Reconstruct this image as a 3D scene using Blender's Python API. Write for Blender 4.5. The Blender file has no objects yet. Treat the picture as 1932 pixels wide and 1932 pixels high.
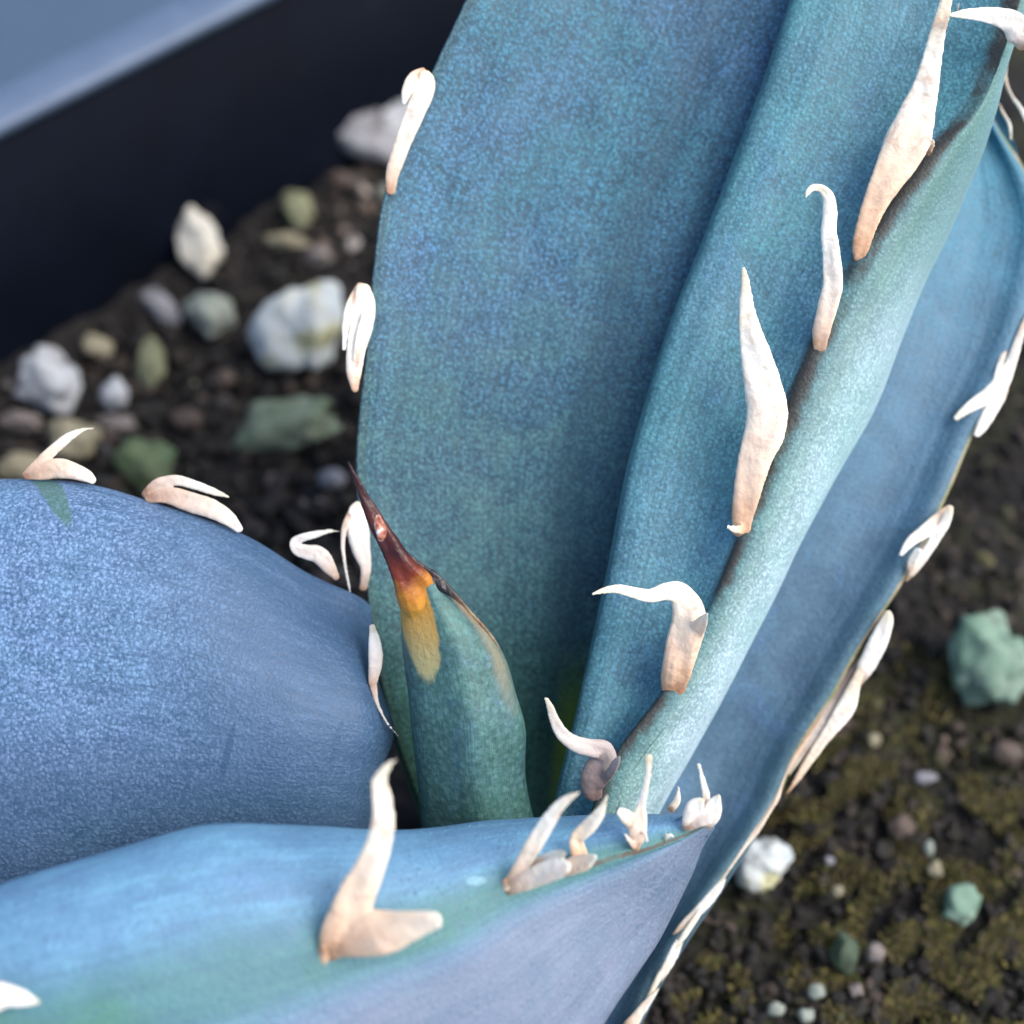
import bpy, bmesh, math, random
import numpy as np
from mathutils import Vector, Matrix, noise
from mathutils.bvhtree import BVHTree

random.seed(7); np.random.seed(7)
SC = bpy.context.scene
COL = SC.collection
CM = 0.01
# ------------------------------------------------------------------ camera
S = 1932.0
HALF = math.tan(math.radians(20))
PITCH = math.radians(55)
CAM_H = 20 * CM
cam_data = bpy.data.cameras.new('camera')
cam = bpy.data.objects.new('camera', cam_data); COL.objects.link(cam)
cam.location = (0, 0, CAM_H)
cam.rotation_euler = (math.radians(90) - PITCH, 0, 0)
cam_data.sensor_width = 36; cam_data.lens = 18 / HALF
cam_data.clip_start = 0.005; cam_data.clip_end = 50
cam_data.dof.use_dof = True
cam_data.dof.focus_distance = 15.9 * CM
cam_data.dof.aperture_fstop = 12.0
cam_data.dof.aperture_blades = 0
SC.camera = cam
# ------------------------------------------------------------------ sky + sun (bright overcast, soft light from the upper right)
SUN_EL, SUN_AZ = math.radians(52), math.radians(98)   # azimuth measured clockwise from +Y
world = bpy.data.worlds.new('World'); SC.world = world; world.use_nodes = True
wn = world.node_tree
sky = wn.nodes.new('ShaderNodeTexSky'); sky.sky_type = 'NISHITA'; sky.sun_disc = False
sky.sun_elevation = SUN_EL; sky.sun_rotation = SUN_AZ
sky.dust_density = 2.5; sky.air_density = 1.0
wn.links.new(sky.outputs[0], wn.nodes['Background'].inputs[0])
wn.nodes['Background'].inputs[1].default_value = 0.135
sd = bpy.data.lights.new('sun', 'SUN'); sd.energy = 1.35; sd.angle = math.radians(45); sd.color = (1, .95, .87)
sun = bpy.data.objects.new('sun', sd); COL.objects.link(sun)
dirv = Vector((math.sin(SUN_AZ) * math.cos(SUN_EL), math.cos(SUN_AZ) * math.cos(SUN_EL), math.sin(SUN_EL)))
sun.rotation_euler = dirv.to_track_quat('Z', 'Y').to_euler()
sun.location = dirv * 2
SC.view_settings.view_transform = 'Standard'; SC.view_settings.look = 'None'
SC.view_settings.exposure = 1.06; SC.view_settings.gamma = 1
SC.render.engine = 'CYCLES'
SC.cycles.use_denoising = True
SC.cycles.max_bounces = 8

# ------------------------------------------------------------------ helpers
RC = Matrix.Rotation(cam.rotation_euler[0], 3, 'X')
RCn = np.array(RC)
CAMP = np.array([0, 0, CAM_H])
def W(u, v, d):
    """a point seen at (u, v) on the 1932 px photograph, d cm in front of the lens plane"""
    d = d * CM
    p = np.array([(u / S - .5) * 2 * HALF * d, (.5 - v / S) * 2 * HALF * d, -d])
    return RCn @ p + CAMP
def Warr(a):
    a = np.asarray(a, float); d = a[..., 2] * CM
    p = np.stack([(a[..., 0] / S - .5) * 2 * HALF * d, (.5 - a[..., 1] / S) * 2 * HALF * d, -d], -1)
    return p @ RCn.T + CAMP
def ground(u, v, z=0.0):
    r = RCn @ np.array([(u / S - .5) * 2 * HALF, (.5 - v / S) * 2 * HALF, -1])
    t = (z - CAMP[2]) / r[2]
    return CAMP + r * t
def depth_of(p):
    return -((np.asarray(p) - CAMP) @ RCn)[..., 2] / CM
REG = {'TL': (0, 0), 'TC': (607, 0), 'TR': (1261.2, 0), 'ML': (0, 638.9), 'MC': (607, 638.9), 'MR': (1261.2, 638.9),
       'BL': (0, 1261.2), 'BC': (607, 1261.2), 'BR': (1261.2, 1261.2), 'P': (0, 0)}
def Z(reg, pts):
    x0, y0 = REG[reg]; k = 1.0 if reg == 'P' else .3472
    return [(x0 + p[0] * k, y0 + p[1] * k) + tuple([p[2] * k]) + tuple(p[3:]) for p in pts]

def hermite(P, M):
    """P (n, k, 3) -> smooth resampling along axis 0, M steps per span, chord-length knots"""
    P = np.asarray(P, float); n = len(P)
    ch = np.linalg.norm(np.diff(P, axis=0), axis=-1)
    ch = ch.mean(axis=tuple(range(1, ch.ndim))) if ch.ndim > 1 else ch
    ch = np.maximum(ch, 1e-6)
    t = np.concatenate([[0], np.cumsum(ch)])
    m = np.zeros_like(P)
    sl = np.diff(P, axis=0) / ch.reshape((-1,) + (1,) * (P.ndim - 1))
    m[0], m[-1] = sl[0], sl[-1]
    for i in range(1, n - 1):
        m[i] = (sl[i - 1] * ch[i] + sl[i] * ch[i - 1]) / (ch[i] + ch[i - 1])
    out, tt = [], []
    for i in range(n - 1):
        for k in range(M):
            s = k / M; h = ch[i]
            out.append((2*s**3 - 3*s*s + 1) * P[i] + (s**3 - 2*s*s + s) * h * m[i] + (-2*s**3 + 3*s*s) * P[i+1] + (s**3 - s*s) * h * m[i+1])
            tt.append(t[i] + s * h)
    out.append(P[-1]); tt.append(t[-1])
    return np.array(out), np.array(tt) / t[-1]

def mesh_obj(name, verts, faces, mat, parent=None, smooth=True):
    me = bpy.data.meshes.new(name)
    me.from_pydata([tuple(v) for v in verts], [], [tuple(f) for f in faces])
    me.update()
    if smooth: me.polygons.foreach_set('use_smooth', [True] * len(me.polygons))
    if mat: me.materials.append(mat)
    o = bpy.data.objects.new(name, me); COL.objects.link(o)
    if parent is not None: o.parent = parent
    return o
def attr(o, name, vals):
    a = o.data.attributes.new(name, 'FLOAT', 'POINT'); a.data.foreach_set('value', np.asarray(vals, np.float32))
def colattr(o, name, cols):
    a = o.data.attributes.new(name, 'FLOAT_COLOR', 'POINT'); c = np.ones((len(cols), 4), np.float32); c[:, :3] = cols
    a.data.foreach_set('color', c.ravel())
def tag(o, label=None, cat=None, group=None, kind=None):
    for k, v in (('label', label), ('category', cat), ('group', group), ('kind', kind)):
        if v: o[k] = v
    return o

# ------------------------------------------------------------------ material kit
class NT:
    def __init__(s, name):
        s.m = bpy.data.materials.new(name); s.m.use_nodes = True; s.t = s.m.node_tree
        s.b = s.t.nodes['Principled BSDF']
    def n(s, typ, **kw):
        x = s.t.nodes.new(typ)
        for k, v in kw.items():
            if k in ('op',): x.operation = v
            elif hasattr(x, k): setattr(x, k, v)
            else: x.inputs[k.replace('_', ' ')].default_value = v
        return x
    def l(s, a, b): s.t.links.new(a, b)
    def val(s, x, inp):
        if isinstance(x, (int, float)): inp.default_value = x
        elif isinstance(x, tuple): inp.default_value = x if len(x) == 4 else x + (1,)
        else: s.l(x, inp)
    def math(s, op, a, b=0.0, c=None, clamp=False):
        x = s.t.nodes.new('ShaderNodeMath'); x.operation = op; x.use_clamp = clamp
        s.val(a, x.inputs[0]); s.val(b, x.inputs[1])
        if c is not None: s.val(c, x.inputs[2])
        return x.outputs[0]
    def mix(s, f, a, b, blend='MIX'):
        x = s.t.nodes.new('ShaderNodeMix'); x.data_type = 'RGBA'; x.blend_type = blend
        s.val(f, x.inputs[0]); s.val(a, x.inputs[6]); s.val(b, x.inputs[7]); return x.outputs[2]
    def ramp(s, f, stops, interp='LINEAR'):
        x = s.t.nodes.new('ShaderNodeValToRGB'); r = x.color_ramp; r.interpolation = interp
        while len(r.elements) < len(stops): r.elements.new(.5)
        for e, (p, c) in zip(r.elements, stops):
            e.position = p; e.color = (c, c, c, 1) if isinstance(c, (int, float)) else tuple(c) + (1,)
        s.val(f, x.inputs[0]); return x.outputs[0]
    def smooth(s, f, a, b, lo=0.0, hi=1.0):
        x = s.t.nodes.new('ShaderNodeMapRange'); x.interpolation_type = 'SMOOTHSTEP'
        s.val(f, x.inputs[0]); s.val(a, x.inputs[1]); s.val(b, x.inputs[2]); s.val(lo, x.inputs[3]); s.val(hi, x.inputs[4]); return x.outputs[0]
    def obj(s): return s.n('ShaderNodeTexCoord').outputs['Object']
    def mapping(s, vec, scale=(1, 1, 1), loc=(0, 0, 0), rot=(0, 0, 0)):
        x = s.t.nodes.new('ShaderNodeMapping'); s.l(vec, x.inputs[0])
        x.inputs['Scale'].default_value = scale; x.inputs['Location'].default_value = loc; x.inputs['Rotation'].default_value = rot; return x.outputs[0]
    def noise(s, vec, scale, detail=3, rough=.5, dist=0.0):
        x = s.t.nodes.new('ShaderNodeTexNoise'); s.l(vec, x.inputs['Vector'])
        x.inputs['Scale'].default_value = scale; x.inputs['Detail'].default_value = detail
        x.inputs['Roughness'].default_value = rough; x.inputs['Distortion'].default_value = dist; return x.outputs[0]
    def voro(s, vec, scale, feature='F1', rand=1.0):
        x = s.t.nodes.new('ShaderNodeTexVoronoi'); x.feature = feature; s.l(vec, x.inputs['Vector'])
        x.inputs['Scale'].default_value = scale; x.inputs['Randomness'].default_value = rand; return x.outputs[0]
    def attr(s, name, out='Fac'):
        x = s.t.nodes.new('ShaderNodeAttribute'); x.attribute_name = name; return x.outputs[out]
    def bump(s, h, strength, dist):
        x = s.t.nodes.new('ShaderNodeBump'); x.inputs['Strength'].default_value = strength; x.inputs['Distance'].default_value = dist
        s.l(h, x.inputs['Height']); s.l(x.outputs[0], s.b.inputs['Normal']); return x

def leaf_material(name, bloom, bloom2, under, cell=1500, contrast=.5, streak=.35, extra=None, rough=.55, green=(.10, .20, .17), lav=(.125, .25, .48)):
    """waxy leaf: pale blue wax grains over a darker green skin. sa / ta = across / along the leaf (real coordinates on the leaf)"""
    k = NT(name); o = k.obj(); sa, ta = k.attr('across'), k.attr('along')
    comb = k.n('ShaderNodeCombineXYZ'); k.l(sa, comb.inputs[0]); k.l(ta, comb.inputs[1])
    st = k.mapping(comb.outputs[0], scale=(90, 5, 1))
    warp = k.n('ShaderNodeVectorMath', operation='MULTIPLY_ADD')
    nz = k.n('ShaderNodeTexNoise'); k.l(o, nz.inputs['Vector']); nz.inputs['Scale'].default_value = 900
    k.l(nz.outputs['Color'], warp.inputs[0]); warp.inputs[1].default_value = (.0006,) * 3; k.l(o, warp.inputs[2])
    v1 = k.voro(warp.outputs[0], cell, 'F1'); v1 = k.smooth(v1, .20, .60, 1, 0)
    n1 = k.noise(o, cell * 1.3, 3, .65); n1 = k.smooth(n1, .38, .64)
    grain = k.math('MULTIPLY_ADD', v1, .55, k.math('MULTIPLY', n1, .45))
    big = k.smooth(k.noise(o, 55, 4, .6, .4), .34, .66)
    mid = k.smooth(k.noise(o, 210, 4, .65, .3), .32, .68)
    strk = k.smooth(k.noise(st, 1.0, 5, .65, .5), .35, .65)
    col = k.mix(big, bloom, bloom2)
    col = k.mix(k.math('MULTIPLY', k.smooth(k.noise(o, 95, 4, .7, 1.2), .5, .68), .35), col, lav)
    col = k.mix(k.math('MULTIPLY', mid, .28), col, green)
    wax = k.math('ADD', k.math('MULTIPLY_ADD', grain, contrast, 1 - contrast), k.math('MULTIPLY', k.math('SUBTRACT', mid, .5), .22), clamp=True)
    wax = k.math('MULTIPLY', wax, k.math('MULTIPLY_ADD', strk, streak, 1 - streak), clamp=True)
    dots = k.math('MULTIPLY', k.smooth(k.voro(o, 1050), .12, .30, 1, 0), k.smooth(k.noise(o, 170, 3, .6), .46, .60))
    wax = k.math('MULTIPLY', wax, k.math('MULTIPLY_ADD', dots, -.5, 1.0), clamp=True)
    if extra: wax, col, under = extra(k, o, sa, ta, wax, col, under, big, mid, grain)
    c = k.mix(wax, under, col)
    if hasattr(k, 'post'): c = k.post(c)
    k.l(c, k.b.inputs['Base Color'])
    k.l(k.math('MULTIPLY_ADD', grain, .2, rough - .1), k.b.inputs['Roughness'])
    k.b.inputs['Specular IOR Level'].default_value = .42
    h = k.math('ADD', grain, k.math('ADD', k.math('MULTIPLY', mid, .8), k.math('MULTIPLY', strk, .3)))
    k.bump(h, .5, .00012)
    return k.m

# ---- special colouring of single leaves (pigment, scars and wax loss, plus some light and shade painted in)
def scar(k, o, sa, ta, pos, width, lo=0.0, hi=1.0):
    """dark corky line along the margin where the teeth have been shed"""
    w = k.math('MULTIPLY_ADD', k.noise(o, 420, 4, .7), .05, -.025)
    d = k.math('ABSOLUTE', k.math('SUBTRACT', k.math('ADD', sa, w), pos))
    m = k.smooth(d, width * .35, width, 1, 0)
    brk = k.smooth(k.noise(o, 95, 3, .6), .34, .52)
    return k.math('MULTIPLY', m, brk)
def tall_extra(k, o, sa, ta, wax, col, under, big, mid, grain):
    tealf = k.smooth(k.math('ADD', ta, k.math('MULTIPLY', mid, .08)), .34, .58)
    col = k.mix(k.math('MULTIPLY', tealf, .85), col, k.mix(mid, (.085, .225, .255), (.095, .23, .22)))
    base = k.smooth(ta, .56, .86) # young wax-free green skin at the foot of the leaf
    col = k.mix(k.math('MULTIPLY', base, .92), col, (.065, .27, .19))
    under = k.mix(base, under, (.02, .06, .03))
    edge = k.smooth(sa, 0.0, .05, 1, 0)
    col = k.mix(k.math('MULTIPLY', edge, .6), col, (.10, .17, .12))
    band = k.smooth(k.math('ABSOLUTE', k.math('SUBTRACT', sa, .64)), .02, .09, 1, 0)
    wax = k.math('MULTIPLY', wax, k.math('MULTIPLY_ADD', band, -.35, 1.0))
    yg = k.math('MULTIPLY', k.smooth(ta, .66, .76), k.smooth(k.math('ABSOLUTE', k.math('SUBTRACT', sa, .70)), .02, .09, 1, 0))
    col = k.mix(k.math('MULTIPLY', yg, .9), col, (.26, .42, .03)); under = k.mix(yg, under, (.12, .20, .02))
    return wax, col, under
def front_extra(k, o, sa, ta, wax, col, under, big, mid, grain):
    s = scar(k, o, sa, ta, RIDGE_B - .015, .045)
    strip = k.smooth(sa, RIDGE_B + .005, RIDGE_B + .07)
    col = k.mix(strip, col, k.mix(big, (.44, .68, .70), (.58, .74, .84)))  # pale outer strip: its own wax plus light painted into the colour
    col = k.mix(k.math('MULTIPLY', strip, k.smooth(ta, .30, .62, .9, 0)), col, (.13, .28, .28))
    under = k.mix(strip, under, k.mix(k.smooth(sa, RIDGE_B + .05, 1.0), (.08, .17, .17), (.34, .52, .60)))  # skin lightened towards the outer edge, part of the painted light
    col = k.mix(k.math('MULTIPLY', k.smooth(sa, .0, .12, 1, 0), .6), col, (.13, .33, .33))
    near = k.smooth(k.math('ABSOLUTE', k.math('SUBTRACT', sa, RIDGE_B + .03)), .02, .10, 1, 0)
    col = k.mix(k.math('MULTIPLY', near, .5), col, (.12, .25, .16))
    k.post = lambda c: k.mix(k.math('MULTIPLY', s, .9), c, (.035, .024, .018))
    return wax, col, under
def lower_extra(k, o, sa, ta, wax, col, under, big, mid, grain):
    low = k.smooth(sa, RIDGE_G - .01, RIDGE_G + .14)
    col = k.mix(low, col, k.mix(big, (.175, .215, .30), (.215, .235, .32)))
    cmb = k.n('ShaderNodeCombineXYZ'); k.l(sa, cmb.inputs[0]); k.l(ta, cmb.inputs[1])
    wat = k.smooth(k.noise(k.mapping(cmb.outputs[0], scale=(26, 9, 1), rot=(0, 0, .12)), 1.0, 4, .65, .8), .45, .68)
    col = k.mix(k.math('MULTIPLY', k.math('MULTIPLY', wat, .6), k.math('SUBTRACT', 1, low)), col, (.18, .42, .58))
    col = k.mix(k.math('MULTIPLY', k.math('MULTIPLY', wat, .4), low), col, (.24, .31, .37))
    near = k.smooth(k.math('ABSOLUTE', k.math('SUBTRACT', sa, RIDGE_G - .01)), .015, .10, 1, 0)
    near = k.math('MULTIPLY', near, k.math('MULTIPLY_ADD', big, .35, .65))
    col = k.mix(k.math('MULTIPLY', near, .9), col, (.06, .20, .08))
    sx = k.math('DIVIDE', k.math('SUBTRACT', k.math('ADD', sa, k.math('MULTIPLY', ta, .6)), .355 + .6 * .285), .012); sy = k.math('DIVIDE', k.math('SUBTRACT', ta, .285), .012)
    sc = k.smooth(k.math('ADD', k.math('SQRT', k.math('ADD', k.math('POWER', sx, 2), k.math('POWER', sy, 2))), k.math('MULTIPLY_ADD', k.noise(o, 400, 3), 1.2, -.6)), .7, 1.2, 1, 0)
    col = k.mix(k.math('MULTIPLY', sc, .55), col, (.38, .66, .74))
    s = scar(k, o, sa, ta, RIDGE_G - .005, .02)
    k.post = lambda c: k.mix(k.math('MULTIPLY', s, k.smooth(ta, .19, .23, .85, 0)), c, (.07, .035, .02))
    return wax, col, under
def right_extra(k, o, sa, ta, wax, col, under, big, mid, grain):
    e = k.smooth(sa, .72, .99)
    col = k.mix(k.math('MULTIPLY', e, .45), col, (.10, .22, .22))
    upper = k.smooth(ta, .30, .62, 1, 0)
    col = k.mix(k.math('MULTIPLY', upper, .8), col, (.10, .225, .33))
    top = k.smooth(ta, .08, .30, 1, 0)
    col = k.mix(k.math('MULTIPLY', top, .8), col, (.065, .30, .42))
    s = k.smooth(sa, .965, .99)
    k.post = lambda c: k.mix(s, c, k.mix(k.smooth(k.noise(o, 160, 3), .40, .6), (.20, .22, .09), (.42, .32, .20)))
    return wax, col, under
def left_extra(k, o, sa, ta, wax, col, under, big, mid, grain):
    # lens-shaped patch rubbed free of wax just under the first tooth, and thin scratches low on the leaf
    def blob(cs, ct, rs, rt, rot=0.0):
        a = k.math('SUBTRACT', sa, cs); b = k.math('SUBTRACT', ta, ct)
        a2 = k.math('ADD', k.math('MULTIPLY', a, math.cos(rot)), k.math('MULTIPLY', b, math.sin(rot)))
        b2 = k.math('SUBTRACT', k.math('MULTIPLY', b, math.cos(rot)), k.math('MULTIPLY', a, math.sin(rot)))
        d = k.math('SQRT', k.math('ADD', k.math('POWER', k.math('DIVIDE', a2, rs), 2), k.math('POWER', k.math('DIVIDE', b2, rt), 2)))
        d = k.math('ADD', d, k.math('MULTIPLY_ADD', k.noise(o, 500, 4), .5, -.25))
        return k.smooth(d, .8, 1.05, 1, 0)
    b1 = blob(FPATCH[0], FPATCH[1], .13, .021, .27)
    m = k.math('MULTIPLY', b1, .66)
    for cs, ct, rs, rt, ro, am in ((.60, .715, .07, .007, -.18, .95), (.55, .885, .08, .007, -.12, .95), (.52, .60, .09, .010, -.12, .4), (.70, .74, .05, .06, 0, .5), (.68, .62, .04, .05, 0, .5)):
        m = k.math('MAXIMUM', m, k.math('MULTIPLY', blob(cs, ct, rs, rt, ro), am))
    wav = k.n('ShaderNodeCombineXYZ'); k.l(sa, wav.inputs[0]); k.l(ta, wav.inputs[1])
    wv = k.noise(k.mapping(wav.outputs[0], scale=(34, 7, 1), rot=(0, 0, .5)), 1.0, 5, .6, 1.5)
    col = k.mix(k.math('MULTIPLY', k.smooth(ta, .46, .80), .78), col, (.095, .16, .28))  # shade of the tall leaf and bud painted into the colour
    foot = k.math('MULTIPLY', k.smooth(ta, .50, .86), k.math('MULTIPLY_ADD', k.smooth(wv, .35, .62, 1, 0), .45, .40))  # wax thinned in wavy streaks at the leaf base, deepening the painted shade
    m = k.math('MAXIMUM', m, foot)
    lin = k.noise(k.mapping(wav.outputs[0], scale=(75, 5, 1), rot=(0, 0, .35)), 1.0, 4, .65, 1.0)
    m = k.math('MAXIMUM', m, k.math('MULTIPLY', k.math('MULTIPLY', k.smooth(lin, .50, .62), k.smooth(ta, .40, .56)), .62))
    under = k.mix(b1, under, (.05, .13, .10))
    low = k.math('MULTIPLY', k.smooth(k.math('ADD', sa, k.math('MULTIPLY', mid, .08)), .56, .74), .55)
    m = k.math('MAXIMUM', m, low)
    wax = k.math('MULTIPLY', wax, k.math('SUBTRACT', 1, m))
    return wax, col, under

# ------------------------------------------------------------------ leaf builder
class Leaf: pass
def make_leaf(name, rails, mat, thick=.30, M=(10, 10), wob=.03, edge_j=.006, seed=0, edge_min=.12, parent=None, tfun=None):
    """rails: list (across) of lists (along) of (u, v, depth cm). Closed, thick leaf."""
    R = np.array(rails, float)                       # across, along, 3
    P = Warr(R)
    # drop a shallow real relief along rails afterwards
    P1, sa = hermite(P, M[0])
    P2, ta = hermite(P1.transpose(1, 0, 2), M[1])     # along, across, 3
    n, m = P2.shape[:2]
    def normals(Q):
        du = np.gradient(Q, axis=0); dv = np.gradient(Q, axis=1)
        N = np.cross(du, dv); N /= np.linalg.norm(N, axis=-1, keepdims=True) + 1e-12
        view = CAMP - Q
        flip = np.sign((N * view).sum(-1).mean())
        return N * flip
    N = normals(P2)
    amp = np.zeros((n, m)); jag = np.zeros((n, m))
    for i in range(n):
        for j in range(m):
            p = Vector(P2[i, j]) * 100 + Vector((seed * 7.3, 0, 0))
            amp[i, j] = noise.fractal(p * .55, 1.0, 2.0, 3) * wob + noise.noise(Vector((sa[j] * 22 + seed, ta[i] * 2.5, 0))) * wob * .25
            jag[i, j] = noise.fractal(p * 3.2, 1.0, 2.0, 3)
    e = np.minimum(np.arange(m), m - 1 - np.arange(m)) / (m - 1)
    et = np.minimum(np.arange(n), n - 1 - np.arange(n)) / (n - 1)
    win = np.clip(e / .06, 0, 1)[None, :]
    P3 = P2 + N * (amp * win)[..., None] * CM
    # slightly ragged margins
    dv = np.gradient(P2, axis=1); dv /= np.linalg.norm(dv, axis=-1, keepdims=True) + 1e-12
    P3 = P3 + dv * (jag * np.clip(1 - e / .03, 0, 1)[None, :] * edge_j)[..., None] * CM
    N = normals(P3)
    prof = edge_min + (1 - edge_min) * np.clip(np.sin(np.clip(e * 2 * 1.6, 0, 1) * math.pi / 2), 0, 1)
    TH = thick * prof[None, :] * (np.array([tfun(t) for t in ta])[:, None] if tfun else 1)
    back = P3 - N * TH[..., None] * CM
    # half-round edge: a middle ring pushed outwards
    V = np.concatenate([P3.reshape(-1, 3), back.reshape(-1, 3)])
    F = []; idx = lambda i, j: i * m + j; off = n * m
    # orientation
    a, b, c = P3[n//2, m//2], P3[n//2+1, m//2], P3[n//2+1, m//2+1]
    nn = np.cross(b - a, c - a); good = np.dot(nn, N[n//2, m//2]) > 0
    for i in range(n - 1):
        for j in range(m - 1):
            q = (idx(i, j), idx(i+1, j), idx(i+1, j+1), idx(i, j+1))
            if not good: q = q[::-1]
            F.append(q); F.append(tuple(off + x for x in q[::-1]))
    ring = [idx(0, j) for j in range(m)] + [idx(i, m-1) for i in range(1, n)] + [idx(n-1, j) for j in range(m-2, -1, -1)] + [idx(i, 0) for i in range(n-2, 0, -1)]
    L = len(ring)
    # bulged rim vertices
    mids = []
    cen = P3.mean(axis=(0, 1))
    for k in range(L):
        i, j = divmod(ring[k], m)
        out = np.zeros(3)
        if j == 0: out -= dv[i, j]
        if j == m - 1: out += dv[i, j]
        w = np.linalg.norm(P3[i, j] - back[i, j])
        mids.append((P3[i, j] + back[i, j]) / 2 + out * w * .4)
    mo = len(V); V = np.concatenate([V, np.array(mids)])
    for k in range(L):
        a, b = ring[k], ring[(k+1) % L]; ma, mb = mo + k, mo + (k+1) % L
        q1, q2 = (a, b, mb, ma), (ma, mb, off + b, off + a)
        if good: q1, q2 = q1, q2
        else: q1, q2 = q1[::-1], q2[::-1]
        F.append(q1); F.append(q2)
    o = mesh_obj(name, V, F, mat, parent)
    A = np.tile(sa, n); T = np.repeat(ta, m)
    attr(o, 'across', np.concatenate([A, A, [A[r] for r in ring]]))
    attr(o, 'along', np.concatenate([T, T, [T[r] for r in ring]]))
    bm = bmesh.new(); bm.from_mesh(o.data); bmesh.ops.recalc_face_normals(bm, faces=bm.faces); bm.to_mesh(o.data); bm.free()
    lf = Leaf(); lf.o = o; lf.P = P3; lf.sa = sa; lf.ta = ta
    q = P3.reshape(-1, 3); c = (q - CAMP) @ RCn
    lf.uvd = np.stack([(c[:, 0] / -c[:, 2] / (2 * HALF) + .5) * S, (.5 - c[:, 1] / -c[:, 2] / (2 * HALF)) * S, -c[:, 2] / CM], -1)
    return lf
def leaf_depth(lf, u, v):
    d2 = (lf.uvd[:, 0] - u) ** 2 + (lf.uvd[:, 1] - v) ** 2
    k = np.argsort(d2)[:6]; return float(lf.uvd[k, 2].min())

def rails_LR(rows, fr, dfun):
    """rows: (uL, uR, v, dL, dR); fr: across fractions; dfun(s): depth offset"""
    return [[(r[0] + (r[1] - r[0]) * s, r[2], r[3] + (r[4] - r[3]) * s + dfun(s)) for r in rows] for s in fr]

# ------------------------------------------------------------------ plant materials
RIDGE_B, RIDGE_G = .62, .42    # set after the leaves' rails are known
# ------------------------------------------------------------------ the plant
base_pt = ground(1050, 1560, 0)
plant = bpy.data.objects.new('agave_plant', None); COL.objects.link(plant)
tag(plant, 'blue grey agave rosette with pale twisted marginal teeth growing in the black pot', 'succulent plant')
# (plant empty stays unrotated at its foot; children keep world coordinates through the inverse offset)
plant.location = tuple(base_pt)
def adopt(o, parent):
    o.parent = parent; o.matrix_parent_inverse = Matrix.Translation(-Vector(base_pt)) if parent is plant else Matrix()
    return o

# --- tall leaf behind
_rA = [(985, 1710, -300, 17.3, 17.8), (882, 1640, 0, 17.0, 17.6), (829, 1600, 115, 17.0, 17.6), (795, 1570, 200, 17.0, 17.6), (728, 1500, 370, 17.0, 17.6), (709, 1450, 505, 17.0, 17.65),
         (694, 1400, 671, 17.05, 17.7), (676, 1330, 850, 17.15, 17.8), (694, 1290, 1090, 17.3, 17.9), (735, 1240, 1340, 17.5, 18.1), (790, 1190, 1500, 17.8, 18.4), (850, 1150, 1680, 18.3, 18.8), (920, 1130, 1850, 19.0, 19.4)]
rowsA = [(a, b, c, d, e - .42 * min(1, max(0, (1250 - c) / 350))) for a, b, c, d, e in _rA]
concA = lambda s: .38 * math.sin(math.pi * min(1, max(0, s))) ** 1.2 - (.10 if s == 0 else 0)
mA = leaf_material('tall_leaf_wax', (.072, .285, .40), (.11, .285, .50), (.008, .04, .065), cell=1950, contrast=.88, streak=.36, extra=tall_extra, green=(.075, .20, .21))
leafA = make_leaf('leaf', rails_LR(rowsA, [0, .05, .2, .4, .6, .8, 1], concA), mA, thick=.35, M=(14, 12), wob=.035, seed=1)
# --- inner leaf overlapping it, with the toothed ridge
def railB():
    seam = [(1565, -250), (1490, 0), (1455, 105), (1422, 200), (1380, 310), (1330, 440), (1272, 585), (1222, 740), (1180, 890), (1150, 1050), (1118, 1200), (1085, 1350), (1048, 1500), (1030, 1620)]
    ridge = [(2010, -250), (1925, -10), (1893, 95), (1850, 195), (1770, 290), (1690, 395), (1615, 520), (1535, 680), (1468, 850), (1410, 1000), (1340, 1160), (1262, 1300), (1160, 1440), (1110, 1560)]
    sil = [(2060, -200), (1945, 5), (1911, 100), (1886, 194), (1851, 302), (1796, 430), (1733, 555), (1653, 760), (1588, 882), (1522, 1007), (1452, 1153), (1365, 1325), (1261, 1504), (1190, 1640)]
    r = []
    dz = np.linspace(0, 1, 14)
    dr = 16.3 - .1 * dz
    def mk(f, d, bow=0.0):
        out = []
        for i in range(14):
            a, b, c = seam[i], ridge[i], sil[i]
            wf = min(1, math.hypot(c[0] - b[0], c[1] - b[1]) / 110) if f > 1 else 1
            if f <= 1: p = (a[0] + (b[0] - a[0]) * f, a[1] + (b[1] - a[1]) * f)
            else: p = (b[0] + (c[0] - b[0]) * (f - 1), b[1] + (c[1] - b[1]) * (f - 1))
            out.append((p[0], p[1], dr[i] + d * wf))
        return out
    r = [mk(0, .66), mk(.03, .50), mk(.15, .42), mk(.38, .42), mk(.65, .36), mk(.88, .15), mk(1.0, .0), mk(1.22, .02), mk(1.6, .24), mk(1.9, .55), mk(2.0, .85)]
    tail = [(u - 30 * min(1, (c[0] - b[0]) / 60), v - 12 * min(1, (c[0] - b[0]) / 60), d + .7 * min(1, (c[0] - b[0]) / 60)) for (u, v, d), b, c in zip(r[-1], ridge, sil)]
    return r + [tail]
rB = railB()
def frac_of_rail(rails, k):
    P = Warr(np.array(rails, float)); ch = np.linalg.norm(np.diff(P, axis=0), axis=-1).mean(axis=1); t = np.concatenate([[0], np.cumsum(ch)]); return t[k] / t[-1]
RIDGE_B = frac_of_rail(rB, 6)
mB = leaf_material('inner_leaf_wax', (.115, .35, .42), (.145, .34, .46), (.018, .065, .08), cell=1950, contrast=.62, streak=.30, extra=front_extra, green=(.085, .29, .29))
leafB = make_leaf('leaf', rB, mB, thick=.28, M=(9, 12), wob=.03, edge_j=.012, seed=2, tfun=lambda t: .04 + .96 * min(1, max(0, (t - .22) / .25)))
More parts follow.
